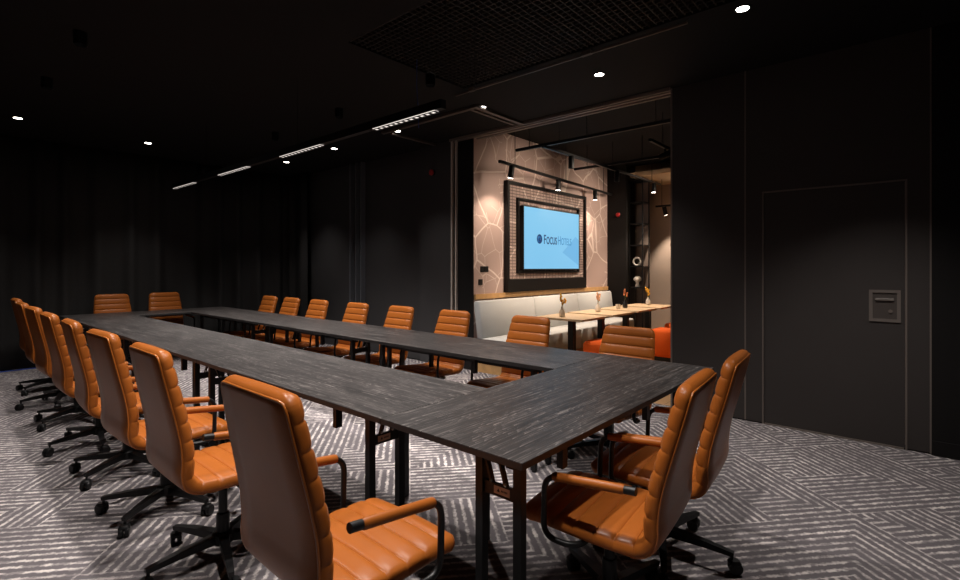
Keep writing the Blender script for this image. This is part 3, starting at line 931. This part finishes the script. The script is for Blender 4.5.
VASE = [('white', 'yellow'), ('white', 'peach'), ('black', 'rust'), ('white', 'yellow')]
CT = [5.93, 6.77, 7.62, 8.52]
TL = ['leftmost, nearest to the opening', 'second from the left', 'third from the left, carrying the black vase', 'farthest, by the beige wall']
for k, cx in enumerate(CT):
    cy = 3.5
    t = thing('cafe_table', (cx, cy, 0), 0, 'pale oak pedestal table before the grey bench, ' + TL[k], 'table', 'lounge tables')
    MB().box((-.36, -.36, .712), (.36, .36, .74), bevel=.003).build('tabletop', OAK, t)
    MB().box((-.04, -.04, .012), (.04, .04, .712)).build('pedestal', BLACK_MET, t)
    MB().box((-.22, -.22, 0), (.22, .22, .012)).build('foot_plate', BLACK_MET, t)
    vm, fmn = VASE[k]
    lab = {0: 'small white vase with yellow dried flowers on the leftmost oak table', 1: 'small white vase with peach dried flowers on the second oak table',
           2: 'small black vase with rust dried flowers on the third oak table', 3: 'small white vase with golden flowers on the farthest oak table'}[k]
    v = thing('flower_vase', (cx + (-.17, 0, .08, .12)[k], cy + .05, .74), 0, lab, 'vase', 'flower vases')
    MB().lathe([(.030, 0), (.040, .01), (.042, .05), (.034, .085), (.016, .11), (.014, .135), (.018, .14)], 18).build('vase', WHITE_CER if vm == 'white' else DARK_CER, v, smooth=True, sharp=50)
    s_ = MB(); fl = MB()
    for q in range(4):
        an = q * 1.6 + k; lean = .008 + .009 * q
        hgt = .20 + .03 * ((q * 7 + k) % 5) / 1.5
        tip = (lean * math.cos(an), lean * math.sin(an), hgt)
        s_.tube([(0, 0, .12), (tip[0] * .5, tip[1] * .5, (.12 + hgt) / 2), tip], .0022, 5)
        for w2 in range(3):
            fl.ball((tip[0] + random.uniform(-.012, .012), tip[1] + random.uniform(-.012, .012), hgt - .022 * w2 + .02), .016, 7, 5)
    s_.build('stem', STEM, v); fl.build('blossom', {'yellow': YELLOW, 'peach': PINK, 'rust': RUST}[fmn], v, smooth=True)
cp = MB(); cp.lathe([(.028, 0), (.036, .01), (.038, .07), (.034, .07), (.032, .02), (.005, .015)], 18)
o = cp.build('candle_cup', WHITE_CER, smooth=True, sharp=50); o.location = (7.50, 3.58, .74)
tag(o, 'small white cup beside the black vase on the third oak table', 'cup')

for x, y, lb in ((5.86, 2.98, 'orange upholstered stool left of the tan chair, at the leftmost oak table'), (7.60, 2.82, 'orange upholstered stool at the right edge of the opening, by the grey partition'),
                 (8.55, 2.95, 'orange upholstered stool at the farthest oak table, mostly hidden')):
    t = thing('upholstered_stool', (x, y, 0), 0, lb, 'stool', 'orange stools')
    MB().box((-.21, -.21, .06), (.21, .21, .46), bevel=.035).build('cushion', ORANGE_FAB, t, smooth=True, sharp=50)
    MB().box((-.19, -.19, 0), (.19, .19, .06)).build('plinth', BLACK_PLA, t)

# shelf unit by the pier with two white ornaments
sh = thing('display_shelf', (9.27, 3.985, 0), 0, 'tall open black shelf unit between the pier and the beige wall', 'shelf')
f = MB()
for dx, dy in ((-.16, -.14), (.14, -.14), (-.16, .12), (.14, .12)):
    f.box((dx, dy, 0), (dx + .02, dy + .02, 3.1))
f.build('upright', BLACK_MET, sh)
for z in (.25, .64, 1.03, 1.43, 1.84, 2.25, 2.66, 3.08):
    MB().box((-.155, -.135, z - .02), (.155, .135, z)).build('shelf_board', BLACK_MET, sh)
MB().box((.14, -.12, .05), (.15, .12, 3.06)).build('back_panel', plain('taupe_panel', (.20, .155, .13), .8), sh)
o = MB(); o.tube([(0, .07 * math.cos(q), .088 + .07 * math.sin(q)) for q in [i * PI / 12 for i in range(25)]], .018, 10, False)
o = o.build('ring_ornament', WHITE_CER, smooth=True); o.location = (9.2, 4.0, 1.431)
tag(o, 'white ring ornament on the upper shelf of the black unit', 'ornament')
o = MB(); o.lathe([(.045, 0), (.04, .02), (.028, .06), (.035, .10), (.075, .13), (.07, .17), (.045, .20), (.01, .21)], 18)
o = o.build('mushroom_ornament', WHITE_CER, smooth=True); o.location = (9.2, 3.99, 1.031)
tag(o, 'white mushroom shaped ornament on the middle shelf of the black unit', 'ornament')

# track lights in the lounge
def track_bar(a, b, label):
    t = thing('light_track', ((a[0] + b[0]) / 2, (a[1] + b[1]) / 2, a[2]), 0, label, 'light track')
    d = (Vector(b) - Vector(a)) / 2
    MB().bar(-d, d, .035, .035).build('rail', BLACK_MET, t)
    w = MB()
    for q in (-.8, .0, .8):
        w.tube([tuple(d * q + Vector((0, 0, .017))), tuple(d * q + Vector((0, 0, 3.38 - a[2])))], .005, 6)
    w.build('hanger', BLACK_MET, t)
    return t
def track_spot(loc, target, label, watts, ang=62, deep=False, soft=.03):
    t = thing('track_spotlight', loc, 0, label, 'spotlight', 'track spotlights')
    d = (Vector(target) - Vector(loc)).normalized()
    c0 = Vector((0, 0, -.075))
    q = d.to_track_quat('Z', 'Y').to_matrix().to_4x4()
    M = Matrix.Translation(c0) @ q
    if deep:
        hd = MB(); hd.lathe([(.036, -.085), (.040, -.08), (.040, .085), (.036, .085), (.036, -.02)], 20, M); hd.f = hd.f[:-1]
        hd.build('lamp_head', BLACK_MET, t, smooth=True, sharp=40)
    else: MB().lathe([(.036, -.085), (.040, -.08), (.040, .085), (.036, .085)], 20, M).build('lamp_head', BLACK_MET, t, smooth=True, sharp=40)
    MB().box((-.014, -.014, -.075), (.014, .014, 0)).build('bracket', BLACK_MET, t)
    MB().lathe([(.034, -.02), (.034, -.015)] if deep else [(.034, .086), (.034, .089)], 20, M).build('lamp_lens', LAMP, t)
    spot('lamp_beam', c0 + d * .10, Vector(target) - Vector(loc), watts, ang, .6, WARM, t, soft)
    return t
TA, TB = (5.10, 4.10, 2.80), (8.86, 4.36, 2.80)
track_bar(TA, TB, 'black light track along the mural wall above the screen')
def on_track(f): return (TA[0] + (TB[0] - TA[0]) * f, TA[1] + (TB[1] - TA[1]) * f, 2.782)
for f, lb in ((.075, 'black track spotlight at the left end above the frame corner'), (.43, 'black track spotlight above the middle of the screen'), (.80, 'black track spotlight right of the screen')):
    p = on_track(f)
    track_spot(p, (p[0] + .12, 4.55 if f < .1 else 4.35, 1.0), lb, K_TRACK * .30, 110)
track_bar((5.30, 3.55, 2.95), (9.2, 3.55, 2.95), 'second black light track above the oak tables')
for x, lb in ((6.0, 'unlit looking black track spotlight above the leftmost oak table'), (7.4, 'black track spotlight over the oak tables, mid track'), (8.9, 'black track spotlight lit by the pier')):
    track_spot((x, 3.55, 2.932), (x, 3.62, 0.7), lb, K_TRACK * 1.25, 85, x < 8)
track_bar((5.9, 2.4, 2.95), (9.9, 2.4, 2.95), 'third black light track deeper in the lounge')
track_bar((5.34, 1.9, 2.97), (5.34, 4.0, 2.97), 'black light track crossing just inside the lounge opening')
track_bar((7.2, 1.9, 3.02), (7.2, 4.2, 3.02), 'black light track crossing the lounge behind the first')
track_bar((9.62, 2.6, 2.60), (9.62, 3.8, 2.60), 'short black light track in front of the beige wall')
track_spot((9.62, 2.75, 2.582), (9.62, 2.9, 3.6), 'added black track spotlight hidden by the partition, washing the tan ceiling panel', 45, 120)  # added uplight, only there to brighten the ceiling panel
track_spot((9.62, 3.62, 2.582), (10.3, 3.55, 1.2), 'black track spotlight shining on the beige wall', K_TRACK * .7, 75)
for x in (6.4, 8.4):  # added unseen spots that even out the light on the mural
    track_spot((x, 2.4, 2.932), (x - .2, 4.52, 2.1), 'added black track spotlight deeper in the lounge, hidden by the ceiling edge', K_TRACK * 1.5, 70, True, .35)

# small wall fittings
def alarm(loc, rot, label):
    t = thing('fire_alarm', loc, 0, label, 'alarm')
    M = Matrix.Rotation(rot, 4, 'Z') @ Matrix.Rotation(PI / 2, 4, 'X')
    MB().lathe([(.05, 0), (.05, .012), (.046, .02)], 20, M).build('base', BLACK_PLA, t, smooth=True, sharp=40)
    MB().lathe([(.042, .02), (.042, .04), (.03, .052), (.005, .054)], 20, M).build('sounder', RED, t, smooth=True, sharp=40)
alarm((WX, 5.29, 2.79), -PI / 2, 'round red alarm sounder on the dark panel left of the opening')
alarm((9.0, 4.28, 2.42), -PI / 2, 'round red alarm sounder on the black pier in the lounge')
for x, z, n, lb in ((5.24, 1.38, 2, 'black double switch on the mural wall left of the screen'), (5.2, 1.2, 1, 'black single switch low on the mural wall edge')):
    t = thing('wall_switch', (x, 4.52, z), 0, lb, 'switch')
    for q in range(n):
        MB().box((-.04 + q * .085, -.012, -.04), (.04 + q * .085, 0, .04), bevel=.003).build('switch_plate', BLACK_PLA, t)

# blue cable hanging from the ceiling grid
cb_ = MB(); cb_.tube([(2.9, 3.25, 3.245), (2.905, 3.26, 3.0), (2.93, 3.27, 2.8), (2.92, 3.25, 2.62)], .003, 6)
tag(cb_.build('hanging_cable', BLUE, smooth=True), 'thin blue cable dangling from the dark ceiling', 'cable')
struct(MB().box((-1.2, CURT_Y - .075, 0), (4.9, CURT_Y - .06, .012)).build('trim_24', BLUE))  # blue colour fringe at the curtain foot, put in as a solid strip
